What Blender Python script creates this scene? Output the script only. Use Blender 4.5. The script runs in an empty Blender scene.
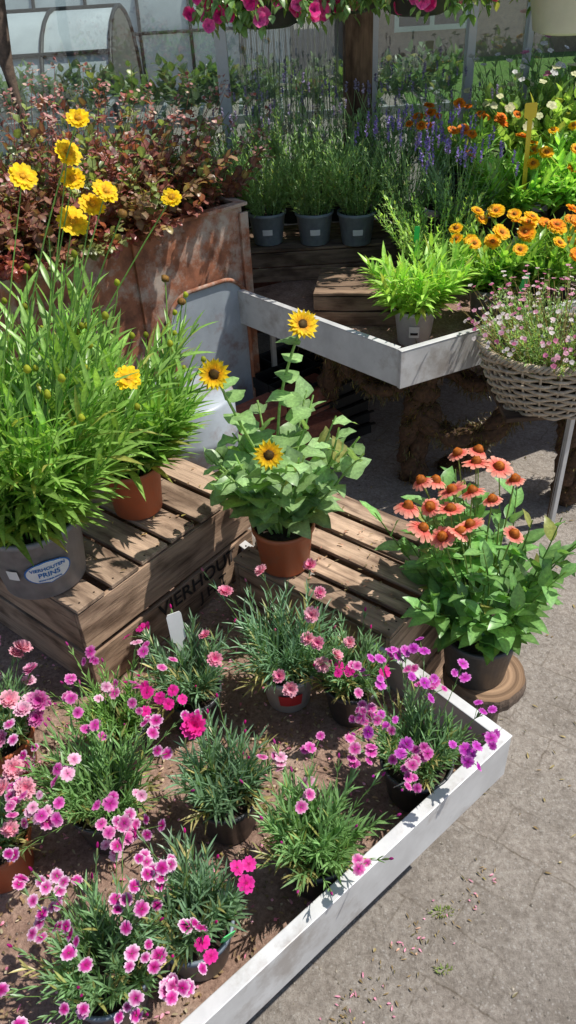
import bpy, math, random
from mathutils import Vector, Matrix, noise
random.seed(11)
R=random.random
def U(a,b): return a+(b-a)*random.random()
UP=Vector((0,0,1))
scene=bpy.context.scene
COL=scene.collection

# ------------------------------------------------------------ materials
def newmat(name):
    m=bpy.data.materials.new(name); m.use_nodes=True
    nt=m.node_tree; nt.nodes.clear()
    return m,nt,nt.nodes,nt.links
def N(ns,t,**kw):
    n=ns.new(t)
    for k,v in kw.items(): setattr(n,k,v)
    return n
def out(ns,ls,sh):
    o=ns.new('ShaderNodeOutputMaterial'); ls.new(sh,o.inputs['Surface']); return o
def mixc(ns,ls,fac,a,b,mode='MIX'):
    n=ns.new('ShaderNodeMix'); n.data_type='RGBA'; n.blend_type=mode
    for s,v in ((n.inputs[0],fac),(n.inputs[6],a),(n.inputs[7],b)):
        if isinstance(v,(int,float)): s.default_value=v
        elif isinstance(v,tuple): s.default_value=(*v[:3],1)
        else: ls.new(v,s)
    return n.outputs[2]
def ramp(ns,ls,src,stops):
    r=ns.new('ShaderNodeValToRGB'); e=r.color_ramp.elements
    while len(e)<len(stops): e.new(0.5)
    for i,(p,c) in enumerate(stops):
        e[i].position=p; e[i].color=(*c,1) if isinstance(c,tuple) else (c,c,c,1)
    ls.new(src,r.inputs[0]); return r.outputs[0]
def bumpn(ns,ls,h,st,dist=0.01):
    b=ns.new('ShaderNodeBump'); b.inputs['Strength'].default_value=st; b.inputs['Distance'].default_value=dist
    ls.new(h,b.inputs['Height']); return b.outputs[0]
def noisen(ns,ls,tc,s,d=6,r=0.6):
    n=N(ns,'ShaderNodeTexNoise'); n.inputs['Scale'].default_value=s; n.inputs['Detail'].default_value=d; n.inputs['Roughness'].default_value=r
    ls.new(tc.outputs['Object'],n.inputs['Vector']); return n.outputs[0]

def mat_plant(name,rough,trans,tmul,spec=0.4,nscale=160,gain=1.0):
    m,nt,ns,ls=newmat(name)
    a=N(ns,'ShaderNodeAttribute',attribute_name='Col')
    tc=N(ns,'ShaderNodeTexCoord')
    no=noisen(ns,ls,tc,nscale,2)
    f=ramp(ns,ls,no,[(0.3,0.75*gain),(0.7,1.2*gain)])
    c=mixc(ns,ls,1.0,a.outputs['Color'],f,'MULTIPLY')
    p=N(ns,'ShaderNodeBsdfPrincipled'); ls.new(c,p.inputs['Base Color'])
    p.inputs['Roughness'].default_value=rough; p.inputs['Specular IOR Level'].default_value=spec
    t=N(ns,'ShaderNodeBsdfTranslucent')
    c2=mixc(ns,ls,1.0,c,tmul,'MULTIPLY'); ls.new(c2,t.inputs['Color'])
    mx=N(ns,'ShaderNodeMixShader'); mx.inputs[0].default_value=trans
    ls.new(p.outputs[0],mx.inputs[1]); ls.new(t.outputs[0],mx.inputs[2]); out(ns,ls,mx.outputs[0]); return m
M_LEAF=mat_plant('leaf',0.36,0.34,(1.5,1.5,0.7),0.6,gain=1.85)
M_PETAL=mat_plant('petal',0.6,0.3,(1.3,1.2,1.2),0.2,gain=1.05)

def mat_simple(name,col,rough=0.5,metal=0.0,var=0.25,scale=20,bump=0.15,dirt=None,spec=0.5,detail=6):
    m,nt,ns,ls=newmat(name)
    tc=N(ns,'ShaderNodeTexCoord')
    no=noisen(ns,ls,tc,scale,detail,.65)
    c=ramp(ns,ls,no,[(0.3,tuple(x*(1-var) for x in col)),(0.7,tuple(min(1,x*(1+var)) for x in col))])
    if dirt:
        n2=noisen(ns,ls,tc,scale*.35,8,.7)
        f=ramp(ns,ls,n2,[(dirt[1],0.0),(dirt[1]+0.12,dirt[2])])
        c=mixc(ns,ls,f,c,dirt[0])
    p=N(ns,'ShaderNodeBsdfPrincipled'); ls.new(c,p.inputs['Base Color'])
    p.inputs['Metallic'].default_value=metal; p.inputs['Specular IOR Level'].default_value=spec
    rr=ramp(ns,ls,no,[(0.3,max(0,rough-0.1)),(0.7,min(1,rough+0.12))]); ls.new(rr,p.inputs['Roughness'])
    if bump: ls.new(bumpn(ns,ls,no,bump,0.004),p.inputs['Normal'])
    out(ns,ls,p.outputs[0]); return m
M_POTDARK=mat_simple('pot_dark',(0.045,0.048,0.053),0.4,dirt=((0.12,0.10,0.085),0.58,0.35),scale=40)
M_POTGREY=mat_simple('pot_grey',(0.22,0.22,0.23),0.45,dirt=((0.2,0.16,0.12),0.6,0.3),scale=40)
M_POTBLUE=mat_simple('pot_bluegrey',(0.2,0.24,0.28),0.4,dirt=((0.2,0.16,0.12),0.55,0.5),scale=40)
M_POTLIGHT=mat_simple('pot_light',(0.5,0.52,0.54),0.4,dirt=((0.2,0.16,0.12),0.6,0.5),scale=40,var=0.1)
M_TERRA=mat_simple('pot_terracotta',(0.48,0.13,0.055),0.5,dirt=((0.3,0.18,0.12),0.57,0.45),scale=40,var=0.12)
M_SOIL=mat_simple('soil',(0.045,0.03,0.02),0.95,scale=120,var=0.6,bump=0.9)
M_TRAY=mat_simple('tray_metal',(0.62,0.62,0.62),0.42,0.1,var=0.14,scale=14,bump=0.05,dirt=((0.26,0.21,0.17),0.52,0.6))
M_FRAME=mat_simple('aluminium',(0.6,0.61,0.62),0.4,0.4,var=0.1,scale=30,bump=0.03)
M_RUST=mat_simple('rust',(0.3,0.115,0.06),0.8,var=0.6,scale=18,bump=0.5,dirt=((0.5,0.42,0.35),0.48,0.85))
M_ENAMEL=mat_simple('enamel',(0.36,0.40,0.44),0.35,var=0.15,scale=10,dirt=((0.2,0.08,0.04),0.52,0.8))
M_BRICK=mat_simple('brick',(0.24,0.08,0.05),0.9,var=0.4,scale=60,bump=0.5,dirt=((0.2,0.17,0.15),0.55,0.5))
M_ROOT=mat_simple('vine_root',(0.09,0.05,0.028),0.95,var=0.7,scale=90,bump=1.0)
M_WICKER=mat_simple('wicker',(0.5,0.41,0.31),0.6,var=0.4,scale=60,bump=0.3,dirt=((0.24,0.16,0.1),0.55,0.5))
M_BARK=mat_simple('bark',(0.13,0.09,0.065),0.95,var=0.5,scale=60,bump=1.0)
M_WHITE=mat_simple('white_plastic',(0.75,0.75,0.73),0.4,var=0.06,scale=20,bump=0.0)
M_TAGG=mat_simple('green_tag_plastic',(0.05,0.6,0.15),0.4,var=0.05,bump=0.0)
M_TAGY=mat_simple('yellow_tag_plastic',(0.85,0.6,0.03),0.4,var=0.05,bump=0.0)
M_RED=mat_simple('red_label',(0.6,0.04,0.05),0.4,var=0.05,bump=0.0)
M_BLUE=mat_simple('blue_print',(0.02,0.14,0.42),0.4,var=0.05,bump=0.0)
M_INK=mat_simple('stencil_ink',(0.03,0.022,0.018),0.9,var=0.3,scale=80,bump=0.0)
M_BLACK=mat_simple('black_metal',(0.012,0.012,0.012),0.5,var=0.3)
M_SKYREFL=mat_simple('sky_reflection_film',(0.6,0.64,0.66),0.4,var=0.15,scale=2,bump=0.2)  # pale film, stands in for sky reflected in the panes

def mat_wood():
    m,nt,ns,ls=newmat('weathered_wood')
    a=N(ns,'ShaderNodeAttribute',attribute_name='guv')
    c0=N(ns,'ShaderNodeAttribute',attribute_name='Col')
    mp=N(ns,'ShaderNodeMapping'); mp.inputs['Scale'].default_value=(5,70,70); ls.new(a.outputs['Vector'],mp.inputs[0])
    n1=N(ns,'ShaderNodeTexNoise'); n1.inputs['Scale'].default_value=1; n1.inputs['Detail'].default_value=8; n1.inputs['Roughness'].default_value=0.7; n1.inputs['Distortion'].default_value=0.6
    ls.new(mp.outputs[0],n1.inputs[0])
    mp2=N(ns,'ShaderNodeMapping'); mp2.inputs['Scale'].default_value=(9,22,9); ls.new(a.outputs['Vector'],mp2.inputs[0])
    n2=N(ns,'ShaderNodeTexNoise'); n2.inputs['Scale'].default_value=1; n2.inputs['Detail'].default_value=6; ls.new(mp2.outputs[0],n2.inputs[0])
    g=ramp(ns,ls,n1.outputs[0],[(0.3,(0.25,0.21,0.19)),(0.46,(0.85,0.8,0.75)),(0.7,(1.25,1.18,1.1))])
    s=ramp(ns,ls,n2.outputs[0],[(0.36,(0.42,0.38,0.36)),(0.55,(1.05,1.02,1.0))])
    c=mixc(ns,ls,1,c0.outputs['Color'],g,'MULTIPLY'); c=mixc(ns,ls,1,c,s,'MULTIPLY')
    p=N(ns,'ShaderNodeBsdfPrincipled'); ls.new(c,p.inputs['Base Color']); p.inputs['Roughness'].default_value=0.85; p.inputs['Specular IOR Level'].default_value=0.25
    ls.new(bumpn(ns,ls,n1.outputs[0],0.8,0.004),p.inputs['Normal'])
    out(ns,ls,p.outputs[0]); return m
M_WOOD=mat_wood()

def mat_pave():
    m,nt,ns,ls=newmat('pavement')
    tc=N(ns,'ShaderNodeTexCoord')
    a=noisen(ns,ls,tc,3,6); b=noisen(ns,ls,tc,75,8,.8); e=noisen(ns,ls,tc,11,8,.75)
    vo=N(ns,'ShaderNodeTexVoronoi'); vo.inputs['Scale'].default_value=230; ls.new(tc.outputs['Object'],vo.inputs['Vector'])
    c=ramp(ns,ls,b,[(0.32,(0.19,0.165,0.14)),(0.5,(0.36,0.325,0.288)),(0.68,(0.52,0.48,0.43))])
    c=mixc(ns,ls,1,c,ramp(ns,ls,a,[(0.3,(0.8,0.78,0.76)),(0.7,(1.12,1.1,1.08))]),'MULTIPLY')
    c=mixc(ns,ls,ramp(ns,ls,e,[(0.47,0.0),(0.66,0.75)]),c,(0.21,0.18,0.15))
    st=ramp(ns,ls,vo.outputs['Color'],[(0.0,0.0),(0.16,0.8),(0.17,0.0),(0.8,0.0),(0.82,0.8)])
    c=mixc(ns,ls,mixc(ns,ls,1,st,ramp(ns,ls,vo.outputs['Distance'],[(0.0,1.0),(0.5,0.2)]),'MULTIPLY'),c,(0.56,0.53,0.49))
    mp=N(ns,'ShaderNodeMapping'); mp.inputs['Rotation'].default_value=(0,0,math.radians(38)); ls.new(tc.outputs['Object'],mp.inputs[0])
    nw=N(ns,'ShaderNodeTexNoise'); nw.inputs['Scale'].default_value=26; nw.inputs['Detail'].default_value=6; ls.new(tc.outputs['Object'],nw.inputs['Vector'])
    ad=N(ns,'ShaderNodeVectorMath',operation='MULTIPLY_ADD'); ls.new(nw.outputs['Color'],ad.inputs[0]); ad.inputs[1].default_value=(0.022,0.022,0); ls.new(mp.outputs[0],ad.inputs[2])
    br=N(ns,'ShaderNodeTexBrick'); ls.new(ad.outputs[0],br.inputs['Vector']); br.inputs['Scale'].default_value=1
    br.inputs['Brick Width'].default_value=0.2; br.inputs['Row Height'].default_value=0.1; br.inputs['Mortar Size'].default_value=0.0035; br.inputs['Mortar Smooth'].default_value=1
    br.inputs['Color1'].default_value=(0.9,0.9,0.9,1); br.inputs['Color2'].default_value=(1.05,1.03,1.02,1); br.inputs['Mortar'].default_value=(0.5,0.46,0.40,1)
    jm=ramp(ns,ls,noisen(ns,ls,tc,6,5,.7),[(0.42,0.05),(0.62,0.85)])
    c=mixc(ns,ls,jm,c,mixc(ns,ls,1,c,br.outputs['Color'],'MULTIPLY'))
    p=N(ns,'ShaderNodeBsdfPrincipled'); ls.new(c,p.inputs['Base Color']); p.inputs['Roughness'].default_value=0.9; p.inputs['Specular IOR Level'].default_value=0.2
    ls.new(bumpn(ns,ls,b,1.0,0.008),p.inputs['Normal'])
    out(ns,ls,p.outputs[0]); return m
M_PAVE=mat_pave()

def mat_mat():
    m,nt,ns,ls=newmat('planting_mat')
    tc=N(ns,'ShaderNodeTexCoord')
    a=noisen(ns,ls,tc,9,8,.7); b=noisen(ns,ls,tc,130,6,.8)
    c=ramp(ns,ls,a,[(0.3,(0.20,0.13,0.10)),(0.5,(0.40,0.275,0.22)),(0.7,(0.54,0.42,0.35))])
    c=mixc(ns,ls,1,c,ramp(ns,ls,b,[(0.3,(0.45,0.4,0.38)),(0.65,(1.3,1.25,1.2))]),'MULTIPLY')
    p=N(ns,'ShaderNodeBsdfPrincipled'); ls.new(c,p.inputs['Base Color']); p.inputs['Roughness'].default_value=0.95; p.inputs['Specular IOR Level'].default_value=0.15
    ls.new(bumpn(ns,ls,b,1.0,0.006),p.inputs['Normal']); out(ns,ls,p.outputs[0]); return m
M_MAT=mat_mat()

def mat_glass():
    m,nt,ns,ls=newmat('window_glass')
    t=N(ns,'ShaderNodeBsdfTransparent'); t.inputs[0].default_value=(0.78,0.84,0.82,1)
    g=N(ns,'ShaderNodeBsdfGlossy'); g.inputs['Roughness'].default_value=0.02; g.inputs[0].default_value=(0.9,0.95,1,1)
    d=N(ns,'ShaderNodeBsdfDiffuse'); d.inputs[0].default_value=(0.4,0.43,0.43,1)
    tc=N(ns,'ShaderNodeTexCoord'); no=noisen(ns,ls,tc,2.5,8)
    f=N(ns,'ShaderNodeFresnel'); f.inputs[0].default_value=2.0
    mx=N(ns,'ShaderNodeMixShader'); ls.new(f.outputs[0],mx.inputs[0]); ls.new(t.outputs[0],mx.inputs[1]); ls.new(g.outputs[0],mx.inputs[2])
    m2=N(ns,'ShaderNodeMixShader'); ls.new(ramp(ns,ls,no,[(0.4,0.03),(0.7,0.18)]),m2.inputs[0]); ls.new(mx.outputs[0],m2.inputs[1]); ls.new(d.outputs[0],m2.inputs[2])
    out(ns,ls,m2.outputs[0]); return m
M_GLASS=mat_glass()

# ------------------------------------------------------------ mesh builder
class MB:
    def __init__(s): s.v=[];s.f=[];s.c=[];s.m=[];s.g=[]
    def add(s,vs,fs,cols,mi=0,gs=None):
        o=len(s.v); s.v.extend([tuple(a) for a in vs]); s.c.extend(cols if isinstance(cols,list) else [cols]*len(vs))
        s.f.extend([tuple(i+o for i in q) for q in fs]); s.m.extend([mi]*len(fs))
        s.g.extend(gs if gs else [(0,0,0)]*len(vs))
    def obj(s,name,mats,parent=None,smooth=True,bevel=0):
        me=bpy.data.meshes.new(name); me.from_pydata(s.v,[],s.f)
        for m in mats: me.materials.append(m)
        me.polygons.foreach_set('material_index',s.m)
        if smooth: me.polygons.foreach_set('use_smooth',[True]*len(s.f))
        a=me.color_attributes.new('Col','FLOAT_COLOR','POINT')
        a.data.foreach_set('color',[x for c in s.c for x in (c[0],c[1],c[2],1.0)])
        b=me.attributes.new('guv','FLOAT_VECTOR','POINT'); b.data.foreach_set('vector',[x for c in s.g for x in c])
        me.update(); o=bpy.data.objects.new(name,me); COL.objects.link(o)
        if parent: o.parent=parent
        if bevel:
            md=o.modifiers.new('bev','BEVEL'); md.width=bevel; md.segments=2; md.limit_method='ANGLE'
        return o
def empty(name):
    e=bpy.data.objects.new(name,None); e.empty_display_size=0.05; COL.objects.link(e); return e
def basis(n):
    n=n.normalized(); a=n.cross(UP)
    if a.length<1e-3: a=Vector((1,0,0))
    a.normalize(); return a,n.cross(a),n
def cm(c,k): return (c[0]*k,c[1]*k,c[2]*k)
def lerp(a,b,t): return tuple(a[i]*(1-t)+b[i]*t for i in range(3))
def tube(mb,pts,r0,r1,col,mi=0,n=3,cap=False):
    vs=[];fs=[];L=len(pts)
    for i,p in enumerate(pts):
        d=(pts[min(i+1,L-1)]-pts[max(i-1,0)])
        if d.length<1e-7: d=UP.copy()
        a,b,_=basis(d); r=r0+(r1-r0)*i/(L-1) if not callable(r0) else r0(i/(L-1))
        for k in range(n):
            t=2*math.pi*k/n; vs.append(p+a*(r*math.cos(t))+b*(r*math.sin(t)))
    for i in range(L-1):
        for k in range(n):
            k2=(k+1)%n; fs.append((i*n+k,i*n+k2,(i+1)*n+k2,(i+1)*n+k))
    if cap: fs.append(tuple(range(n))[::-1]); fs.append(tuple((L-1)*n+k for k in range(n)))
    mb.add(vs,fs,col,mi)
PROF=dict(grass=[.7,1,.75,0],lance=[.25,.8,1,.75,.4,0],broad=[.25,.9,1,.8,.45,0],heart=[.5,1,.97,.72,.38,0],round=[.45,.95,1,.85,0])
def leaf(mb,p,d,L,W,col,prof='grass',droop=.5,fold=.25,twist=0,mi=0,ruff=0):
    pr=PROF[prof]; n=len(pr); d=d.normalized(); side=d.cross(UP)
    if side.length<.05: side=Vector((U(-1,1),U(-1,1),0))
    side.normalize()
    if twist: side=Matrix.Rotation(twist,3,d)@side
    vs=[];cs=[];k=U(.7,1.3); col=cm(col,k)
    if R()<.05: col=lerp(col,(.25,.2,.05),.6)
    mid=lerp(cm(col,1.25),(.3,.4,.12),.12)
    p=p.copy()
    for i,w in enumerate(pr):
        nn=side.cross(d).normalized()
        if w==0: vs.append(p.copy()); cs.append(col)
        else:
            hw=W*w; rz=ruff*W*(U(-1,1)); j=1+ruff*U(-.8,.8)
            vs+= [p-side*hw*j+nn*(fold*hw+rz),p.copy(),p+side*hw*j+nn*(fold*hw-rz)]; cs+=[cm(col,U(.88,1.1)),mid,cm(col,U(.88,1.1))]
        p+=d*(L/(n-1)); d=d+Vector((0,0,-droop/(n-1))); d.normalize()
    fs=[]
    for i in range(n-2):
        a=i*3
        fs+=[(a,a+1,a+4,a+3),(a+1,a+2,a+5,a+4)]
    a=(n-2)*3; fs+=[(a,a+1,a+3),(a+1,a+2,a+3)]
    mb.add(vs,fs,cs,mi)
def petal(mb,p,a,n,L,W,cols,cup=.2,notch=0,ws=(.25,.75,1,.8),mi=1,fringe=0):
    s=n.cross(a); vs=[];cs=[];K=len(ws); G=5 if fringe else 3
    for i in range(K):
        t=i/(K-1); q=p+a*(L*t*(1-.15*abs(cup)*t))+n*(cup*L*t*t); w=W*ws[i]
        c=cols[min(i,len(cols)-1)]
        for g in range(G):
            x=-1+2*g/(G-1); e=0
            if i==K-1:
                e=-L*notch*(1-abs(x))+L*.08*(1-x*x)
                if fringe: e+=L*fringe*(1 if g%2 else -1)*U(.5,1.2)
            vs.append(q+s*(w*x)+n*(w*.13*abs(x)+U(-1,1)*W*.12)+a*e); cs.append(cm(c,U(.88,1.06)))
    fs=[]
    for i in range(K-1):
        for g in range(G-1): b=i*G+g; fs.append((b,b+1,b+G+1,b+G))
    mb.add(vs,fs,cs,mi)
def dome(mb,p,n,r,h,col,col2,mi=1,seg=10,rings=4,jit=.12):
    a,b,n=basis(n); vs=[];cs=[];fs=[]
    for i in range(rings):
        t=i/rings*math.pi/2
        for k in range(seg):
            th=2*math.pi*k/seg+i*.3; rr=r*math.cos(t)*(1+U(-jit,jit))
            vs.append(p+a*(rr*math.cos(th))+b*(rr*math.sin(th))+n*(h*math.sin(t)*(1+U(-jit,jit)))); cs.append(cm(lerp(col,col2,i/rings),U(.6,1.4)))
    vs.append(p+n*h); cs.append(col2)
    for i in range(rings-1):
        for k in range(seg):
            k2=(k+1)%seg; fs.append((i*seg+k,i*seg+k2,(i+1)*seg+k2,(i+1)*seg+k))
    for k in range(seg): fs.append(((rings-1)*seg+k,(rings-1)*seg+(k+1)%seg,len(vs)-1))
    mb.add(vs,fs,cs,mi)
def flower(mb,p,n,r,npet,wf,cols,cup=.15,notch=0,layers=1,cr=0,ch=0,cc=None,ws=(.25,.75,1,.8),lshrink=.75,fringe=0,lc=.35):
    a,b,n=basis(n)
    for l in range(layers):
        sc=lshrink**l; off=R()*6.28
        for k in range(npet):
            th=off+2*math.pi*(k+U(-.12,.12))/npet; d=a*math.cos(th)+b*math.sin(th)
            kk=U(.85,1.1)
            petal(mb,p+n*(r*.06*l)+d*cr*.6,d,n,(r-cr*.6)*sc*U(.88,1.08),r*wf*sc,[cm(c,kk) for c in cols],cup+lc*l+U(-.12,.12),notch,ws,1,fringe)
    if cr: dome(mb,p,n,cr,ch,cc[0],cc[1])
def bud(mb,p,d,L,r,col,mi=1):
    d=d.normalized(); tube(mb,[p,p+d*L*.35,p+d*L*.8,p+d*L],lambda t:r*(.5,1,.7,.1)[round(t*3)],0,col,mi,5)
def shoots(mb,c,r0,n,H,tilt,nodes,L,W,col,prof='grass',ang=.8,droop=.4,stemr=.0012,stemcol=(.1,.2,.04),pairs=2,hvar=.35,start=.12,bend=.25,fold=.25,lean=None,ruff=0,az=None):
    tips=[]
    for i in range(n):
        th=R()*2*math.pi if az is None else U(*az); rr=r0*math.sqrt(R()); tl=tilt*math.sqrt(R())
        p=c+Vector((math.cos(th)*rr,math.sin(th)*rr,0)); d=Vector((math.cos(th)*math.sin(tl),math.sin(th)*math.sin(tl),math.cos(tl)))
        if lean: d=(d+lean).normalized()
        h=H*(1-hvar*R()); K=5; pts=[p.copy()]
        for k in range(K):
            p=p+d*(h/K); d=(d+Vector((U(-.12,.12),U(-.12,.12),U(-.05,.1)))+Vector((math.cos(th),math.sin(th),0))*bend*.12).normalized(); pts.append(p.copy())
        tube(mb,pts,stemr*1.2,stemr*.7,cm(stemcol,U(.8,1.2)))
        ph=R()*6.28; ck=U(.75,1.25)
        for j in range(nodes):
            t=start+(1-start)*(j+R()*.5)/nodes; x=t*K; q=min(int(x),K-1); pp=pts[q].lerp(pts[q+1],x-q); dd=(pts[q+1]-pts[q]).normalized(); a,b,_=basis(dd)
            ph+=1.57+U(-.4,.4) if pairs==2 else 2.4+U(-.3,.3)
            for s in range(pairs):
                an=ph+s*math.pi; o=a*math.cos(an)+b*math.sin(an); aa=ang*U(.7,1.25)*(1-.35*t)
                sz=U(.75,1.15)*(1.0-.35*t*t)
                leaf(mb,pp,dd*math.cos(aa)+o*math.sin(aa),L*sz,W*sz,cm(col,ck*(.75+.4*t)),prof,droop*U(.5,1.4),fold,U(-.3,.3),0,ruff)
        tips.append((pts[-1],(pts[-1]-pts[-2]).normalized(),th))
    return tips

# ------------------------------------------------------------ pots
def pot(parent,x,y,z,r,h,mat,taper=.76,soil=True,rim=.012):
    mb=MB(); seg=40
    pr=[(r*taper*.96,0),(r*taper,.002),(r*.965,h-rim-.001),(r*1.0,h-rim),(r*1.03,h-rim+.002),(r*1.03,h-.001),(r*1.0,h),(r*.95,h-.001),(r*.93,h-.02)]
    vs=[];fs=[]
    for (a,b) in pr:
        for k in range(seg):
            t=2*math.pi*k/seg; vs.append((x+a*math.cos(t),y+a*math.sin(t),z+b))
    for i in range(len(pr)-1):
        for k in range(seg):
            k2=(k+1)%seg; fs.append((i*seg+k,i*seg+k2,(i+1)*seg+k2,(i+1)*seg+k))
    fs.append(tuple(range(seg))[::-1])
    mb.add(vs,fs,(1,1,1),0); mb.obj('pot',[mat],parent,True)
    if soil:
        mb=MB(); vs=[Vector((x,y,z+h-.010))];fs=[]
        for j in (1,2,3):
            for k in range(24):
                t=2*math.pi*k/24; vs.append((x+r*.955*j/3*math.cos(t),y+r*.955*j/3*math.sin(t),z+h-.014+U(-.003,.004)*(j<3)))
        for k in range(24):
            k2=(k+1)%24; fs.append((0,1+k,1+k2))
            for j in (0,1): fs.append((1+j*24+k,1+(j+1)*24+k,1+(j+1)*24+k2,1+j*24+k2))
        mb.add(vs,fs,(1,1,1)); mb.obj('soil',[M_SOIL],parent)
def tag(parent,x,y,z,w,h,mat,yaw=0,tilt=.3,roll=0,stake=.05):
    mb=MB(); t=.0006
    M=Matrix.Translation((x,y,z))@Matrix.Rotation(yaw,4,'Z')@Matrix.Rotation(tilt,4,'X')@Matrix.Rotation(roll,4,'Y')
    pl=[(-w*.18,-stake),(w*.18,-stake),(w*.2,0),(w*.5,h*.12),(w*.5,h*.92),(w*.4,h),(-w*.4,h),(-w*.5,h*.92),(-w*.5,h*.12),(-w*.2,0)]
    n=len(pl); vs=[M@Vector((a,-t,b)) for a,b in pl]+[M@Vector((a,t,b)) for a,b in pl]
    fs=[tuple(range(n)),tuple(range(2*n-1,n-1,-1))]+[(i,i+n,(i+1)%n+n,(i+1)%n) for i in range(n)]
    mb.add(vs,fs,(1,1,1)); mb.obj('plant_tag',[mat],parent,False)
def curved_label(parent,x,y,z,r,az,w,h,mat,oval=False,slope=0.0,name='label'):
    mb=MB(); vs=[];fs=[];K=16;J=10
    for j in range(J+1):
        for k in range(K+1):
            a=-1+2*k/K;b=-1+2*j/J
            a2=a*math.sqrt(max(0.0,1-b*b)) if oval else a
            th=az+a2*w/2/r; rr=r+slope*b*h/2
            vs.append((x+rr*math.cos(th),y+rr*math.sin(th),z+b*h/2))
    for j in range(J):
        for k in range(K): i=j*(K+1)+k; fs.append((i,i+1,i+K+2,i+K+1))
    mb.add(vs,fs,(1,1,1)); mb.obj(name,[mat],parent)
def text_mesh(txt,size,bold=0.0):
    cu=bpy.data.curves.new('t','FONT'); cu.body=txt; cu.size=size; cu.align_x='CENTER'; cu.align_y='CENTER'; cu.offset=bold
    cu.resolution_u=3
    o=bpy.data.objects.new('t',cu); COL.objects.link(o); bpy.context.view_layer.update()
    dg=bpy.context.evaluated_depsgraph_get(); me=bpy.data.meshes.new_from_object(o.evaluated_get(dg)); bpy.data.objects.remove(o); return me

LC=(.09,.165,.08)
plant=empty
def dianthus(x,y,z=.29,r=.055,h=.095,mat=M_POTDARK,H=.12,tilt=.6,n=44,nf=18,cols=None,fr=.0092,fH=.045,double=0,buds=6,col=LC,L=.034,W=.0023,name='dianthus_plant',fang=None,spread=1.0,npet=5):
    e=plant(name); pot(e,x,y,z,r,h,mat)
    mb=MB(); c=Vector((x,y,z+h-.012))
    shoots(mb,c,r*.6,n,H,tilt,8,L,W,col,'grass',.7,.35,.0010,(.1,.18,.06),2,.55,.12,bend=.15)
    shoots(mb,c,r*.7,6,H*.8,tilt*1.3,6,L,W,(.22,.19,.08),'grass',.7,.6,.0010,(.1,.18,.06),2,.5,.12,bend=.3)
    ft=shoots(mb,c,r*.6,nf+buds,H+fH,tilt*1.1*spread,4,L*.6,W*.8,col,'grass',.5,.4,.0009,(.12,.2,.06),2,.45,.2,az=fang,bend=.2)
    for i,(p,d,th) in enumerate(ft):
        nn=(d*.5+Vector((U(-.6,.6),-.3+U(-.5,.5),.6))).normalized()
        bud(mb,p-d*.014,d,.016,.0019,cm((.12,.16,.06),U(.8,1.2)),0)
        if i<nf:
            cc=cols[i%len(cols)]
            if double:
                flower(mb,p,nn,fr*U(.8,1.15),9,.42,cc,.25,.08,3,ws=(.2,.6,.9,1),fringe=.1)
            else:
                ws_=(.15,.6,.95,.95)
                flower(mb,p,nn,fr*U(.8,1.12),npet,.56,cc,-.02,.0,1,ws=ws_,fringe=.1)
                for _ in range(3):
                    if R()<.6:
                        q=p+Vector((U(-1,1),U(-1,1),U(-.8,.5)))*fr*2.3
                        tube(mb,[p-d*.02,q],.0007,.0006,(.12,.2,.06)); flower(mb,q,(nn+Vector((U(-.7,.7),U(-.7,.7),0))).normalized(),fr*U(.65,1),npet,.56,cc,.0,0,1,ws=ws_,fringe=.1)
        else:
            bud(mb,p,d,.009,.0022,cm(cols[0][1],.7))
    mb.obj('foliage_and_flowers',[M_LEAF,M_PETAL],e); return e

MAG=(.5,.012,.22); HOT=(.78,.02,.3); PNK=(.66,.14,.38); PALE=(.8,.48,.64); WHT=(.86,.68,.78)
C_edge=[[(.28,.01,.1),MAG,(.56,.05,.34),WHT],[(.28,.01,.1),MAG,(.58,.08,.36),(.82,.55,.7)],[(.3,.02,.12),(.5,.03,.25),(.66,.2,.45),(.86,.7,.8)]]
C_pink=[[(.33,.01,.14),(.58,.05,.32),PNK,PALE],[(.33,.01,.14),(.52,.03,.3),(.62,.09,.4),(.75,.32,.56)],[(.4,.05,.2),(.7,.25,.45),(.8,.42,.58),(.85,.62,.72)]]
C_hot=[[(.4,.0,.1),HOT,HOT,(.8,.06,.38)]]
C_vio=[[(.33,.01,.2),(.5,.03,.4),(.58,.07,.48),(.72,.3,.64)],[(.3,.01,.2),(.45,.02,.38),(.5,.05,.45),(.66,.22,.6)]]
C_dbl=[[(.6,.1,.2),(.75,.22,.34),(.82,.38,.48),(.85,.5,.58)]]
BG=(.085,.15,.09)
e=dianthus(.19,.775,r=.06,nf=28,cols=C_vio+C_pink[:2],buds=10,H=.13,fH=.06,spread=1.1)
tag(e,.155,.712,.41,.014,.05,M_WHITE,.3,.5)
dianthus(.012,.635,r=.056,nf=7,cols=C_pink,n=54,L=.043,buds=14,H=.125,fH=.03,spread=1.4,tilt=.58,col=(.10,.185,.07))
e=dianthus(-.17,.53,r=.057,mat=M_POTBLUE,nf=2,cols=C_hot,H=.12,fH=.035,n=42,L=.040,fr=.0115,col=BG)
tag(e,-.12,.495,.40,.02,.05,M_TAGG,.5,.35)
dianthus(-.13,.735,r=.055,nf=1,cols=C_hot,H=.13,fH=.06,n=44,L=.042,fr=.017,npet=7,double=1,col=BG,spread=.4)
dianthus(-.285,.47,r=.057,mat=M_POTBLUE,nf=32,cols=C_edge,H=.12,fH=.06,buds=10,fr=.0094,spread=1.15)
dianthus(-.50,.68,r=.06,mat=M_TERRA,nf=14,cols=C_dbl,double=1,H=.11,fH=.035,fr=.0165)
dianthus(-.54,.88,r=.06,mat=M_TERRA,nf=16,cols=C_dbl+C_pink,double=1,H=.12,fH=.04,fr=.0155)
e=dianthus(-.20,.955,r=.055,nf=3,cols=C_hot,H=.13,fH=.035,n=46,L=.042,fr=.011,col=BG)
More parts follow.
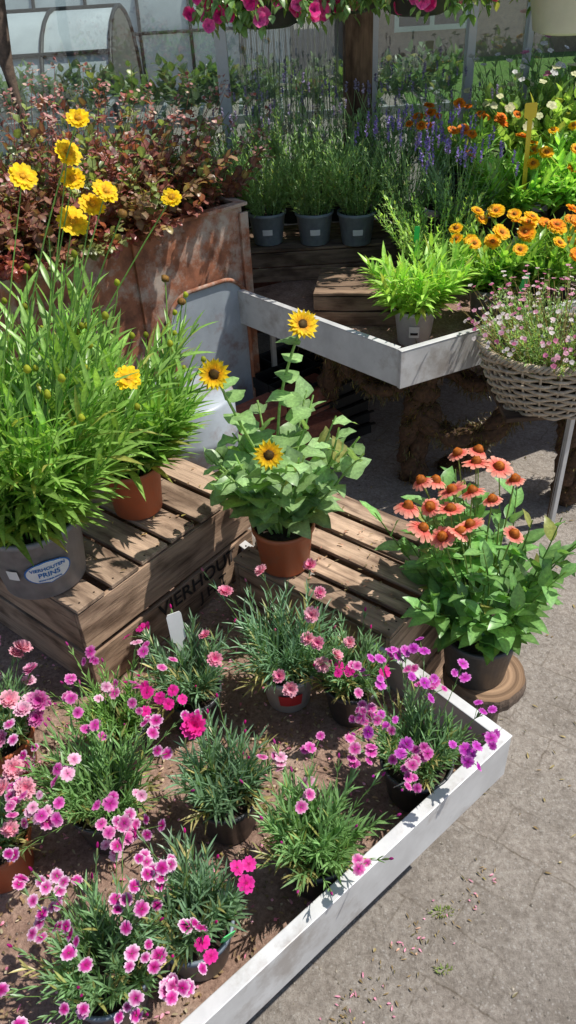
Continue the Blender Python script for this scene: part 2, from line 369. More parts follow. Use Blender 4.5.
tag(e,-.215,1.0,.46,.028,.07,M_WHITE,.4,-.1)
e=dianthus(-.02,1.0,r=.056,mat=M_POTLIGHT,nf=14,cols=C_dbl+[[(.5,.02,.15),(.7,.1,.3),(.8,.25,.42),(.82,.4,.5)]],double=1,H=.16,fH=.07,fr=.0125,n=60,L=.048,tilt=.78,col=(.085,.16,.095))
curved_label(e,-.02,1.0,.335,.0512,-1.5,.045,.035,M_RED,slope=.2)
dianthus(.10,.955,r=.055,nf=3,cols=C_hot,H=.11,fH=.03,n=42,L=.036)
e=dianthus(-.33,.735,r=.058,nf=32,cols=C_pink+C_edge,H=.14,fH=.06,n=56,tilt=.8,fr=.0094,col=(.095,.18,.065),spread=1.1)
tag(e,-.41,.74,.37,.03,.05,M_WHITE,.6,.5)
dianthus(-.33,.89,r=.055,nf=8,cols=C_pink,H=.12,fH=.04,n=46,col=(.115,.22,.06))

# ------------------------------------------------------------ coreopsis
YEL=(.9,.64,.01); YEL2=(.86,.5,.005)
def stem_to(mb,a,b,r,col,sag=.03):
    pts=[]
    o=Vector((U(-1,1),U(-1,1),0))*sag
    for i in range(7):
        t=i/6; q=a.lerp(b,t); q+=o*math.sin(t*math.pi); q.z=a.z+(b.z-a.z)*(t**.9); pts.append(q)
    tube(mb,pts,r*1.3,r*.8,col,0,4); return (pts[-1]-pts[-2]).normalized()
def coreopsis(x,y,z,r,h,mat,n,H,tilt,fls,nb,L=.1,W=.0072,lean=None,col=(.12,.215,.045)):
    e=plant('coreopsis_plant'); pot(e,x,y,z,r,h,mat,.82)
    mb=MB(); c=Vector((x,y,z+h-.015))
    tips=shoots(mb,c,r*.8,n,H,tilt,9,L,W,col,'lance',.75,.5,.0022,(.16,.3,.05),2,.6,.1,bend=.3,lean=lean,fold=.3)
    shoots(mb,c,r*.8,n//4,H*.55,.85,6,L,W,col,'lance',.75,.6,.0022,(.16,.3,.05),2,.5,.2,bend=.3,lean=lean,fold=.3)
    for (p,d,th) in tips[:nb]:
        q=p+d*U(.03,.09)+Vector((0,0,.02)); stem_to(mb,p,q,.001,(.13,.25,.05),.004); bud(mb,q,UP,.012,.006,cm((.35,.4,.03),U(.6,1.2)))
    for f in fls:
        p=Vector(f[:3]); s=c+Vector((U(-.05,.05),U(-.05,.05),.12))+(Vector((p.x-c.x,p.y-c.y,0))*.25)
        stem_to(mb,s,p,.0013,(.14,.25,.05),.02)
        nn=(Vector((U(-.5,.5),-.7,.75))+Vector((.3,0,.2))).normalized()
        if f[3]>0: flower(mb,p,nn,f[3],8,.40,[(.7,.38,.003),YEL2,YEL,YEL],.03,.14,2,cr=.006,ch=.004,cc=((.55,.25,.01),(.75,.4,.01)),ws=(.3,.75,1,.95),lshrink=.66,fringe=.09,lc=.12)
        else:
            dome(mb,p,nn,.008,.006,(.16,.1,.03),(.3,.15,.03)); bud(mb,p-nn*.008,nn,.01,.006,(.1,.15,.03),0)
    mb.obj('foliage_and_flowers',[M_LEAF,M_PETAL],e); return e
fls=[(-.27,1.25,1.297,.017),(-.295,1.25,1.252,.021),(-.37,1.25,1.223,.022),(-.295,1.25,1.215,.019),(-.249,1.25,1.195,.020),(-.274,1.25,1.177,.020),(-.309,1.25,1.153,.025),(-.15,1.25,1.18,.016),(-.245,1.13,.938,.022),(-.35,1.25,1.14,0),(-.23,1.25,1.16,0)]
PX,PY,PZ=-.478,1.145,.525
e=coreopsis(PX,PY,PZ,.095,.145,M_POTGREY,125,.45,.62,fls,44,lean=Vector((.08,.07,0)))
rr=.0885; az=math.radians(-64); LZ=PZ+.07
curved_label(e,PX,PY,LZ,rr+.0012,az,.082,.05,M_WHITE,True,.1)
curved_label(e,PX,PY,LZ,rr+.0006,az,.088,.055,M_BLUE,True,.1,'label_border')
curved_label(e,PX,PY,LZ,rr+.001,az-.74,.022,.022,M_WHITE,False,.1,'qr_label')
for (t,sz,dz) in (('VIERHOUTEN',.0105,.010),('PRINS',.0155,-.004),('WWW.TUINPLANT.NL',.0042,-.0165)):
    me=text_mesh(t,sz,.0003)
    for v in me.vertices:
        xx,yy=v.co.x,v.co.y; th=az+xx/rr; r2=rr+.0022+.1*(yy+dz); v.co=Vector((PX+r2*math.cos(th),PY+r2*math.sin(th),LZ+dz+yy))
    me.materials.clear(); me.materials.append(M_BLUE); o=bpy.data.objects.new('label_text',me); COL.objects.link(o); o.parent=e
coreopsis(-.32,1.345,.525,.062,.115,M_TERRA,66,.31,.55,[(-.20,1.4,1.0,0),(-.17,1.36,.97,0)],20,L=.10,W=.007,lean=Vector((.10,.10,0)))

# ------------------------------------------------------------ sunflower
e=plant('sunflower_plant'); SX,SY,SZ=-.012,1.25,.425
pot(e,SX,SY,SZ,.064,.108,M_TERRA,.8)
mb=MB(); c=Vector((SX,SY,SZ+.095))
shoots(mb,c,.035,28,.29,.56,6,.068,.027,(.135,.215,.095),'heart',1.1,.65,.003,(.2,.3,.1),1,.45,.22,fold=.15,ruff=.2)
for (x,y,z,r,nn) in ((.045,1.26,.955,.029,(.25,-.55,.6)),(-.111,1.19,.905,.028,(-.1,-.8,.5)),(-.027,1.13,.775,.027,(0,-.85,.5))):
    p=Vector((x,y,z)); s=c+Vector((0,0,.08)); stem_to(mb,s,p-Vector(nn).normalized()*.006,.0028,(.2,.3,.1),.02)
    for t in (.3,.38,.46,.55,.62,.7,.8,.9):
        q=s.lerp(p,t); an=R()*6.28
        leaf(mb,q,Vector((math.cos(an),math.sin(an),.3)),.07*(1.2-t*.6),.025*(1.2-t*.6),(.14,.23,.09),'heart',.7,.15,0,0,.15)
    n_=Vector(nn).normalized()
    flower(mb,p-n_*.004,n_,r*.9,10,.2,[(.1,.2,.04),(.14,.25,.05)],.1,0,1,ws=(.6,.8,.5,.1))
    flower(mb,p,n_,r,17,.17,[(.6,.2,.01),(.86,.5,.01),(.9,.64,.02),(.9,.68,.03)],.08,0,2,cr=.0105,ch=.005,cc=((.05,.02,.008),(.1,.06,.01)),ws=(.5,1,.8,.15),lshrink=.85,lc=.2)
mb.obj('foliage_and_flowers',[M_LEAF,M_PETAL],e)

# ------------------------------------------------------------ echinacea on stump
e=plant('echinacea_plant'); EX,EY,EZ=.385,1.12,.2
pot(e,EX,EY,EZ,.08,.125,M_POTDARK,.8)
mb=MB(); c=Vector((EX,EY,EZ+.11))
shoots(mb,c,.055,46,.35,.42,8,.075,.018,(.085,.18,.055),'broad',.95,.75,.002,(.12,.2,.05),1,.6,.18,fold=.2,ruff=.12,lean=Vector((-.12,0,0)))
CO=[(.6,.1,.08),(.82,.18,.14),(.86,.3,.22),(.88,.44,.33)]
EF=[(.255,1.10,.675),(.30,1.13,.67),(.35,1.17,.71),(.39,1.16,.695),(.40,1.06,.62),(.335,1.12,.67),(.235,1.06,.65),(.30,1.05,.64),(.215,1.10,.66),(.275,1.16,.68),(.36,1.20,.715),(.32,1.06,.655),(.245,1.14,.69),(.32,1.19,.715),(.27,1.05,.64),(.37,1.11,.665),(.29,1.09,.66),(.42,1.15,.68)]
for p in EF:
    p=Vector(p)+Vector((0,0,U(-.012,.008))); s=c+Vector(((p.x-EX)*.2,(p.y-EY)*.2,.03)); stem_to(mb,s,p,.0018,(.16,.22,.06),.012)
    nn=Vector((U(-.6,.6),U(-.6,.4),1)).normalized(); r=.025*U(.75,1.18); q_=U(.85,1.1)
    flower(mb,p,nn,r,14,.19,[cm(k,q_) for k in CO],U(-.55,.05),.06,1,cr=.0105,ch=.012,cc=((.28,.06,.01),(.55,.17,.02)),ws=(.5,.9,1,.75))
    s2=s.lerp(p,.55); an=R()*6.28; leaf(mb,s2,Vector((math.cos(an),math.sin(an),.4)),.07,.012,(.085,.2,.05),'broad',.8)
    leaf(mb,s.lerp(p,.75),Vector((math.cos(an+2),math.sin(an+2),.4)),.05,.009,(.085,.2,.05),'broad',.8)
mb.obj('foliage_and_flowers',[M_LEAF,M_PETAL],e)
def stump(x,y,z0,z1,r,e,name):
    mb=MB(); seg=48; vs=[];pr=[(1,z0),(1.02,z0+(z1-z0)*.5),(1,z1-.006),(.97,z1),(.5,z1+.0005),(.02,z1)]
    wob=[1+.06*noise.noise(Vector((math.cos(2*math.pi*k/seg)*1.5+x*9,math.sin(2*math.pi*k/seg)*1.5,z0)))+U(-.015,.015) for k in range(seg)]
    for (a,b) in pr:
        for k in range(seg): t=2*math.pi*k/seg; vs.append((x+r*a*wob[k]*math.cos(t),y+r*a*wob[k]*math.sin(t),b))
    f1=[];f2=[]
    for i in range(len(pr)-1):
        for k in range(seg): (f1 if i<3 else f2).append((i*seg+k,i*seg+(k+1)%seg,(i+1)*seg+(k+1)%seg,(i+1)*seg+k))
    mb.add(vs,f1,(.1,.06,.04),0); mb.f+= f2; mb.m+=[1]*len(f2)
    mb.g=[((math.hypot(v[0]-x,v[1]-y))*.2,math.hypot(v[0]-x,v[1]-y)*1.2,0) for v in mb.v]; mb.c=[(.34,.24,.16)]*len(mb.v)
    mb.obj(name,[M_BARK,M_WOOD],e,False)
e=empty('wood_stump'); stump(.405,1.11,.165,.198,.086,e,'slice'); stump(.40,1.13,0,.164,.055,e,'base')

# ------------------------------------------------------------ planks
def plank(mb,o,ax,ay,az,lx,ly,lz,tone,seg=6,warp=.002):
    vs=[];gs=[];seed=R()*20; K=seg
    w0=U(-warp,warp);w1=U(-warp,warp)
    for i in range(K+1):
        t=i/K; off=az*(math.sin(t*3.1)*w0)+ay*(math.sin(t*5+seed)*w1)
        for (b,cc) in ((0,0),(1,0),(1,1),(0,1)):
            vs.append(o+ax*(lx*t)+ay*(ly*b)+az*(lz*cc)+off); gs.append((lx*t+seed,ly*b+seed*.7,lz*cc+seed))
    fs=[(3,2,1,0)]
    for i in range(K):
        a=i*4
        for k in range(4): k2=(k+1)%4; fs.append((a+k,a+k2,a+4+k2,a+4+k))
    fs.append((K*4,K*4+1,K*4+2,K*4+3))
    mb.add(vs,fs,cm(tone,U(.75,1.2)),0,gs)
e1=Vector((.646,.763,0)).normalized(); e2=Vector((-.763,.646,0)).normalized()
def crate(name,o,l1,l2,z0,z1,tone,tone_face,rows=2,slats=6,gap=.012,text=None):
    mb=MB(); th=.011; H=z1-z0-.012; o=Vector(o)
    w=(l1-gap*(slats-1))/slats
    for i in range(slats):
        plank(mb,o+e1*(i*(w+gap))+UP*(z1-.010)+e2*U(-.003,.002),e2,e1,UP,l2,w*U(.93,1.0),.009,tone)
    bh=(H-.012*(rows-1))/rows-.002
    for j in range(rows):
        zz=z0+j*(bh+.014)
        plank(mb,o+UP*zz,e1,UP,-e2,l1,bh,-th,tone_face,10)
        plank(mb,o+UP*zz+e2*(l2),e1,UP,-e2,l1,bh,th,tone_face,10)
        plank(mb,o+UP*zz+e2*(th+.001),e2,UP,e1,l2-2*th-.002,bh,th,tone_face)
        plank(mb,o+UP*zz+e1*(l1-th)+e2*(th+.001),e2,UP,e1,l2-2*th-.002,bh,th,tone_face)
    for a in (th+.001,l1-th-.03):
        for b in (th+.0015,l2-th-.03):
            plank(mb,o+e1*a+e2*b+UP*z0,UP,e1,e2,H-.001,.028,.028,tone)
    for i in range(slats):
        for b in (.012,l2-.012):
            for k in (.25,.75):
                q=o+e1*(i*(w+gap)+w*k)+e2*b+UP*(z1-.0012)
                vs=[q+Vector((.0022*math.cos(t*1.047),.0022*math.sin(t*1.047),.0012)) for t in range(6)]
                mb.add(vs,[(0,1,2,3,4,5)],(.06,.04,.03),0)
    e=empty(name); mb.obj('boards',[M_WOOD],e,False,.0014)
    if text:
        for (t,sz,a,zc) in text:
            me=text_mesh(t,sz,.0008)
            for v in me.vertices: v.co=o+e1*(a+v.co.x)+UP*(zc+v.co.y)-e2*.0035
            me.materials.clear(); me.materials.append(M_INK); ob=bpy.data.objects.new('stencil_text',me); COL.objects.link(ob); ob.parent=e
    return e
W1=(.48,.37,.285); W2=(.42,.31,.23)
crate('wooden_crate',(-.40,1.035,0),.485,.40,.292,.523,W1,cm(W2,1.1),2,6,text=[('VIERHOUT',.05,.30,.372),('J H T',.04,.34,.325)])
crate('wooden_crate',(.18,1.02,0),.33,.40,.20,.421,W1,W1,2,5,gap=.016)
crate('wooden_crate',(.185,1.025,0),.32,.39,.0,.195,W2,W2,2,5,gap=.016)
mb=MB()
def litter(mb,o,ax,ay,lx,ly,z,n,pal):
    for i in range(n):
        q=o+ax*U(0,lx)+ay*U(0,ly); q.z=z+U(0,.002); an=R()*6.28
        leaf(mb,q,Vector((math.cos(an),math.sin(an),U(-.05,.25))),U(.004,.012),U(.001,.0028),random.choice(pal),'grass',.3,.2)
litter(mb,Vector((.18,1.02,0)),e1,e2,.33,.4,.423,120,[(.2,.12,.08),(.3,.15,.12),(.12,.08,.05)])
litter(mb,Vector((-.40,1.035,0)),e1,e2,.48,.4,.525,70,[(.2,.12,.08),(.3,.2,.08),(.12,.08,.05)])
mb.obj('leaf_litter',[M_LEAF])

# ------------------------------------------------------------ front tray
e=empty('plant_trolley'); C0=Vector((.36,.81,0)); a1=Vector((-.78,-.627,0)).normalized(); a2=Vector((-.627,.78,0)).normalized()
def box(mb,o,ax,ay,az,lx,ly,lz,col=(1,1,1),mi=0): 
    vs=[o+ax*(lx*i)+ay*(ly*j)+az*(lz*k) for k in (0,1) for j in (0,1) for i in (0,1)]
    mb.add(vs,[(0,2,3,1),(4,5,7,6),(0,1,5,4),(2,6,7,3),(0,4,6,2),(1,3,7,5)],col,mi)
mb=MB()
L1,L2=1.25,1.25
box(mb,C0+UP*.27,a1,a2,UP,L1,.014,.108)
box(mb,C0+UP*.27+a2*.0145,a1,a2,UP,.014,L2,.108)
box(mb,C0+UP*.27+a1*(L1-.014)+a2*.0145,a1,a2,UP,.013,L2,.108)
box(mb,C0+UP*.27+a2*(L2+.015),a1,a2,UP,L1,.014,.108)
box(mb,C0+UP*.3785-a1*.001-a2*.001,a1,a2,UP,L1,.022,.003)
box(mb,C0+UP*.3785+a2*.0215-a1*.001,a1,a2,UP,.022,L2,.003)
mb.obj('tray_edge',[M_TRAY],e,False,.0015)
mb=MB(); n=70
o=C0+a1*.015+a2*.015; vs=[];fs=[]
for j in range(n+1):
    for i in range(n+1):
        q=o+a1*((L1-.03)*i/n)+a2*((L2-.03)*j/n); vs.append(q+UP*(.287+.004*noise.noise(q*14)+.003*noise.noise(q*60)))
for j in range(n):
    for i in range(n): k=j*(n+1)+i; fs.append((k,k+n+1,k+n+2,k+1))
mb.add(vs,fs,(1,1,1)); mb.obj('planting_mat',[M_MAT],e)
mb=MB()
box(mb,o+UP*.272,a1,a2,UP,L1-.03,L2-.03,.008)
for i in (.08,L1-.12):
    for j in (.10,L2-.12): box(mb,C0+a1*i+a2*j,a1,a2,UP,.04,.04,.27)
mb.obj('frame',[M_BLACK],e,False)
mb=MB()
litter(mb,o+a1*.01+a2*.01,a1,a2,.85,.85,.291,2800,[(.2,.13,.08)]*4+[(.1,.06,.04)]*3+[(.4,.1,.2),(.45,.2,.3),(.3,.25,.18),(.36,.3,.22)])
for i in range(600):
    q=o+a1*U(0.01,.9)+a2*U(0.01,.9); q.z=.288; s=U(.0015,.004); k=U(.4,1.3)
    vs=[q+Vector((s*a*U(.6,1.2),s*b*U(.6,1.2),s*c*U(.5,1))) for a,b,c in ((1,0,0),(0,1,0),(-1,0,0),(0,-1,0),(0,0,1.3))]; mb.add(vs,[(0,1,4),(1,2,4),(2,3,4),(3,0,4)],(.14*k,.1*k,.075*k))
mb.obj('litter',[M_LEAF],e)

# ------------------------------------------------------------ back tray
e=empty('plant_table'); F=Vector((.33,1.9,0)); b1=Vector((.905,.425,0)).normalized(); b2=Vector((-.66,.75,0)).normalized(); n1=Vector((.425,-.905,0)).normalized(); n2=Vector((-.75,-.66,0)).normalized()
mb=MB()
box(mb,F+UP*.47,b1,-n1,UP,1.3,.014,.11); box(mb,F+UP*.4705+b1*.0025-n1*.015,b2,-n2,UP,.9,.014,.1095)
box(mb,F+UP*.5805+n1*.001,b1,-n1,UP,1.3,.02,.003); box(mb,F+UP*.5805-n1*.0215+n2*.001,b2,-n2,UP,.9,.02,.003)
mb.obj('table_edge',[M_TRAY],e,False,.0015)
mb=MB(); q0=F+b1*.02-n1*.02
vs=[q0+UP*.49,q0+b1*1.27+UP*.49,q0+b1*1.27+b2*.9+UP*.49,q0+b2*.88+UP*.49]
vs2=[v-UP*.012 for v in vs]; mb.add(vs+vs2,[(0,1,2,3),(7,6,5,4),(0,4,5,1),(1,5,6,2),(2,6,7,3),(3,7,4,0)],(1,1,1)); mb.obj('table_top',[M_MAT],e,False)
def root(name,paths):
    e=empty(name); mb=MB(); fur=MB()
    for pts,r in paths:
        P=[Vector(p) for p in pts]; Q=[]
        for i in range(len(P)-1):
            p0=P[max(i-1,0)];p1=P[i];p2=P[i+1];p3=P[min(i+2,len(P)-1)]
            for k in range(8):
                t=k/8; Q.append(.5*((2*p1)+(p2-p0)*t+(2*p0-5*p1+4*p2-p3)*t*t+(3*p1-p0-3*p2+p3)*t**3))
        Q.append(P[-1])
        for s in range(5):
            ph=s*1.257+R()
            S=[q+Vector((math.cos(ph+i*.35),math.sin(ph+i*.35),.3*math.sin(i))).normalized()*r*.6 for i,q in enumerate(Q)]
            tube(mb,S,lambda t,r=r:r*.5*(1+.35*math.sin(t*40+ph)),0,(1,1,1),0,8,True)
        for i in range(int(len(Q)*80)):
            q=random.choice(Q); d=Vector((U(-1,1),U(-1,1),U(-1,1))).normalized()
            leaf(fur,q+d*r*.85+Vector((U(-1,1),U(-1,1),U(-1,1)))*.014,(d+Vector((U(-1,1),U(-1,1),U(-1.2,.4)))),U(.008,.024),.0016,random.choice([(.06,.03,.015),(.10,.05,.02),(.04,.03,.015),(.07,.06,.02)]),'grass',.5)
    mb.obj('vines',[M_ROOT],e); fur.obj('fibres',[M_LEAF],e); return e
root('vine_root_support',[([(.43,2.14,0),(.42,2.12,.2),(.44,2.1,.35),(.43,2.08,.47)],.045),([(.44,2.1,.3),(.5,2.06,.22),(.62,2.02,.24),(.72,1.97,.36),(.8,1.95,.45)],.038),([(.43,2.1,.42),(.3,2.12,.36),(.2,2.25,.42),(.1,2.35,.44)],.035),([(.90,1.97,0),(.88,1.95,.2),(.84,1.93,.42)],.05),([(.62,2.02,.24),(.6,2.1,.1),(.55,2.2,0)],.03),([(.2,2.25,.42),(.16,2.4,.2),(.18,2.5,0)],.04),([(.84,1.93,.3),(.95,2.0,.42),(1.1,2.1,.46)],.035),([(.5,2.15,.45),(.6,2.1,.36),(.72,2.12,.40),(.85,2.1,.45)],.035),([(1.25,2.3,0),(1.22,2.3,.46)],.04)])
mb=MB(); e=empty('metal_trestle')
for (x,y) in ((.80,1.83),(-.02,2.5),(1.2,2.45),(.55,2.75)): 
    box(mb,Vector((x,y,0)),b1,-n1,UP,.016,.016,.42 if x==.80 else .468)
    box(mb,Vector((x-.008,y-.008,0)),b1,-n1,UP,.036,.036,.003)
mb.obj('legs',[M_FRAME],e,False,.001)
e=empty('brick_stack'); mb=MB()
for j in range(5):
    for i in range(2):
        an=U(-.1,.1)+.6; ax=Vector((math.cos(an),math.sin(an),0)); ay=Vector((-math.sin(an),math.cos(an),0))
        box(mb,Vector((-.14,2.14,.051*j))+ax*(.205*i),ax,ay,UP,.2,.1,.049)
mb.obj('bricks',[M_BRICK],e,False,.003)
e=empty('wooden_pallet'); mb=MB()
for i in range(5): plank(mb,Vector((.0,2.75,.02))+Vector((.03*i,.0,.07*i)),Vector((1,.1,0)).normalized(),Vector((0,0,1)),Vector((0,-1,0)),1.3,.055,.02,cm(W2,.7))
for i in range(3): plank(mb,Vector((.1+.5*i,2.78,0)),UP,Vector((1,0,0)),Vector((0,1,0)),.45,.06,.05,cm(W2,.7))
mb.obj('boards',[M_WOOD],e,False)
e=empty('nursery_tray_stack'); mb=MB()
for j in range(6):
    ax=Vector((math.cos(.5+.03*j),math.sin(.5+.03*j),0)); ay=Vector((-ax.y,ax.x,0)); o_=Vector((.02,2.28,.001+.045*j))
    for i in range(4): box(mb,o_+ax*(.115*i),ax,ay,UP,.004,.3,.04)
    for i in range(4): box(mb,o_+ay*(.098*i)-ax*.003,ax,ay,UP,.352,.004,.0405)
    box(mb,o_-ax*.01-ay*.01+UP*.038,ax,ay,UP,.372,.012,.004); box(mb,o_-ax*.01+ay*.30+UP*.038,ax,ay,UP,.372,.012,.004)
mb.obj('trays',[M_BLACK],e,False)

def small_box(x,y,z,l,w,h,yaw,name='wooden_box'):
    mb=MB(); ax=Vector((math.cos(yaw),math.sin(yaw),0)); ay=Vector((-math.sin(yaw),math.cos(yaw),0)); o=Vector((x,y,z)); T=cm(W2,.6)
    for j in range(2):
        plank(mb,o+UP*(j*h/2),ax,UP,ay,l,h/2-.006,.01,T); plank(mb,o+ay*(w-.01)+UP*(j*h/2),ax,UP,ay,l,h/2-.006,.01,T)
        plank(mb,o+ay*.011+UP*(j*h/2),ay,UP,ax,w-.022,h/2-.006,.01,T); plank(mb,o+ay*.011+ax*(l-.01)+UP*(j*h/2),ay,UP,ax,w-.022,h/2-.006,.01,T)
    k=4
    for i in range(k): plank(mb,o+UP*(h-.004)+ay*(i*w/k),ax,ay,UP,l,w/k-.006,.008,T)
    e=empty(name); mb.obj('boards',[M_WOOD],e,False,.001)
small_box(.12,2.32,.492,.27,.24,.10,-.18); small_box(-.25,2.72,.492,.9,.28,.11,.0)
small_box(.68,2.5,.492,.5,.3,.13,.3)

# ------------------------------------------------------------ generic background plants
def bush(name,x,y,z,r,h,mat,n,H,tilt,nodes,L,W,col,prof='lance',fl=None,nf=0,dz=.0,pairs=2,az=None,ang=.8,hvar=.4,droop=.5):
    e=plant(name); pot(e,x,y,z,r,h,mat)
    mb=MB(); c=Vector((x,y,z+h-.015)) 
    shoots(mb,c,r*.85,n,H,tilt,nodes,L,W,col,prof,ang,droop,.0015,cm(col,1.1),pairs,hvar,.1,az=az)
    if fl:
        ft=shoots(mb,c,r*.7,nf,H*1.08+dz,tilt*.95,2,L*.6,W*.6,col,prof,.6,.4,.0014,cm(col,1.1),1,.22,.2)
        for (p,d,th) in ft: fl(mb,p,(d*.5+Vector((U(-.4,.4),-.5+U(-.3,.3),.6))).normalized())
    mb.obj('foliage_and_flowers',[M_LEAF,M_PETAL],e); return e
def f_gaill(c1,c2,r=.024):
    def f(mb,p,n):
        flower(mb,p,n,r*U(.75,1.1),13,.24,[c1,c1,c2,c2],.0,.1,2,cr=r*.3,ch=.006,cc=((.3,.08,.01),(.4,.2,.02)),ws=(.5,.9,1,.8),lc=.15)
    return f
OY=f_gaill((.8,.2,.01),(.9,.38,.01)); YO=f_gaill((.86,.34,.01),(.9,.55,.01)); OR=f_gaill((.65,.12,.01),(.88,.3,.02),.02)
def f_small(c,r):
    def f(mb,p,n): flower(mb,p,n,r*U(.8,1.15),5,.5,[cm(c,.7),c,c,c],.1,0,1,ws=(.3,.8,1,.7))
    return f
def f_spike(c,L=.04,r=.004):
    def f(mb,p,n):
        for i in range(14):
            t=i/14; q=p+UP*(L*t)+Vector((U(-1,1),U(-1,1),0))*r*.6; leaf(mb,q,Vector((U(-1,1),U(-1,1),.8)),.009,.0034,cm(c,U(.6,1.3)),'grass',.2,.2,0,1)
    return f
LAV=(.36,.26,.66)
GB=(.145,.26,.05); LG=(.17,.25,.13)
e=bush('potted_perennial',.41,2.155,.493,.062,.11,M_POTLIGHT,46,.20,.8,7,.08,.0085,(.2,.33,.06),'lance',ang=.85)
curved_label(e,.41,2.155,.545,.0565,-1.75,.03,.035,M_WHITE,slope=.1); curved_label(e,.41,2.155,.54,.0572,-1.75,.022,.008,M_INK,slope=.1)
bush('gaillardia_plant',.66,2.26,.493,.068,.12,M_POTGREY,46,.18,.75,7,.075,.010,GB,'lance',YO,18,dz=.03)
bush('gaillardia_plant',.84,2.28,.493,.065,.12,M_POTDARK,46,.17,.8,7,.075,.010,GB,'lance',OY,13,dz=.03)
bush('gaillardia_plant',1.03,2.38,.493,.065,.12,M_POTDARK,46,.17,.9,7,.08,.010,GB,'lance',YO,12,dz=.03)
bush('gaillardia_plant',.80,2.62,.625,.065,.11,M_POTDARK,50,.2,.9,7,.08,.011,(.17,.31,.06),'lance',OY,3,dz=.03)
bush('gaillardia_plant',1.0,2.66,.625,.065,.11,M_POTDARK,50,.22,.9,7,.08,.011,(.17,.31,.06),'lance',YO,7,dz=.03)
bush('coneflower_plant',.66,2.85,.70,.065,.11,M_POTDARK,45,.18,.8,6,.07,.009,(.14,.25,.06),'lance',OR,20,dz=.04)
bush('potted_perennial',.52,2.45,.493,.06,.11,M_POTDARK,70,.30,.7,14,.024,.0034,(.24,.35,.10),'grass',None,0)
bush('lavender_plant',.47,2.72,.60,.06,.11,M_POTDARK,45,.25,.6,10,.03,.003,LG,'grass',f_spike(LAV),44,dz=.06)
bush('lavender_plant',.62,2.6,.60,.06,.11,M_POTDARK,45,.2,.6,10,.03,.003,LG,'grass',f_spike(LAV),36,dz=.06)
for (x,y) in ((-.01,2.80),(.155,2.77),(.30,2.74)):
    e=bush('lavender_plant',x,y,.61,.066,.11,M_POTBLUE,62,.28,.6,12,.034,.0036,(.17,.26,.11),'grass',f_spike((.24,.25,.2),.025),14,dz=.03)
    curved_label(e,x,y,.66,.0602,-1.6,.035,.02,M_WHITE,slope=.1)
for (x,y,hh) in ((-.12,3.02,.28),(.08,3.05,.34),(.26,3.04,.3),(.45,3.05,.32),(.66,3.1,.34)):
    bush('lavender_plant',x,y,.61,.07,.11,M_POTDARK,48,hh,.5,11,.036,.0038,(.16,.24,.11),'grass',f_spike((.3,.26,.42),.03),16,dz=.05)
bush('hydrangea_plant',.98,2.98,.66,.09,.13,M_POTDARK,50,.3,.9,6,.07,.02,(.17,.25,.07),'broad',f_small((.75,.75,.45),.016),34)
bush('dahlia_plant',1.25,2.75,.6,.09,.13,M_POTDARK,60,.34,.9,7,.07,.018,(.10,.2,.045),'broad',YO,12)
bush('dahlia_plant',1.25,3.1,.6,.09,.13,M_POTDARK,55,.5,.8,7,.07,.018,(.08,.16,.04),'broad',f_small((.7,.25,.4),.016),14)
bush('daisy_plant',.95,3.1,.66,.08,.12,M_POTDARK,40,.36,.5,8,.05,.006,(.12,.19,.08),'lance',f_small((.75,.75,.75),.012),20)
mbt=empty('price_tag'); tag(mbt,.82,2.60,1.0,.04,.045,M_TAGY,.1,-.1,0,.25)
mbt=empty('price_tag'); tag(mbt,.43,2.3,.74,.016,.05,M_TAGG,.1,.1,0,.1)
mbt=empty('price_tag'); tag(mbt,.71,2.13,.64,.018,.055,M_TAGG,-.4,.3,.2,.1)
mbt=empty('price_tag'); tag(mbt,.72,2.3,.70,.018,.045,M_WHITE,-.2,.2,.2,.1)

# ------------------------------------------------------------ basket
e=empty('wicker_basket'); BX,BY,BZ=.745,1.86,.44; mb=MB()
def bask(z): 
    t=z/.155; return .125+.06*math.sin(t*1.35)
ns=26
for i in range(13):
    z=.155*i/12; pts=[]; K=ns*4
    for k in range(K+1):
        th=2*math.pi*k/K; rr=bask(z)+.007*math.sin(th*ns/2+i*math.pi); pts.append(Vector((BX+rr*1.12*math.cos(th),BY+rr*.92*math.sin(th),BZ+z+.002*math.sin(th*5+i)+U(-.0015,.0015))))
    tube(mb,pts,.0046,.0046,(1,1,1),0,6)
for k in range(ns):
    th=2*math.pi*(k+.5)/ns; tube(mb,[Vector((BX+bask(z)*1.12*math.cos(th),BY+bask(z)*.92*math.sin(th),BZ+z)) for z in [0,.04,.08,.12,.16]],.0035,.0035,(1,1,1),0,5)
for s in range(3):
    pts=[]
    for k in range(241):
        th=2*math.pi*k/240; rr=bask(.155)+.007*math.cos(th*30+s*2.09); pts.append(Vector((BX+rr*1.12*math.cos(th),BY+rr*.92*math.sin(th),BZ+.162+.007*math.sin(th*30+s*2.09))))
    tube(mb,pts,.0048,.0048,(1,1,1),0,6)
mb.obj('weave',[M_WICKER],e)
mb=MB(); K=30; vs=[Vector((BX,BY,BZ+.13))]+[Vector((BX+.19*math.cos(6.283*k/K),BY+.155*math.sin(6.283*k/K),BZ+.125)) for k in range(K)]; mb.add(vs,[(0,1+k,1+(k+1)%K) for k in range(K)],(1,1,1)); 
vs=[Vector((BX,BY,BZ+.002))]+[Vector((BX+.138*math.cos(6.283*k/K),BY+.113*math.sin(6.283*k/K),BZ+.002)) for k in range(K)]; mb.add(vs,[(0,1+k,1+(k+1)%K) for k in range(K)],(1,1,1)); mb.obj('soil',[M_SOIL],e)
mb=MB(); c=Vector((BX,BY,BZ+.13))
shoots(mb,c,.16,170,.15,.85,9,.02,.003,(.16,.24,.09),'grass',.8,.4,.001,(.12,.2,.05))
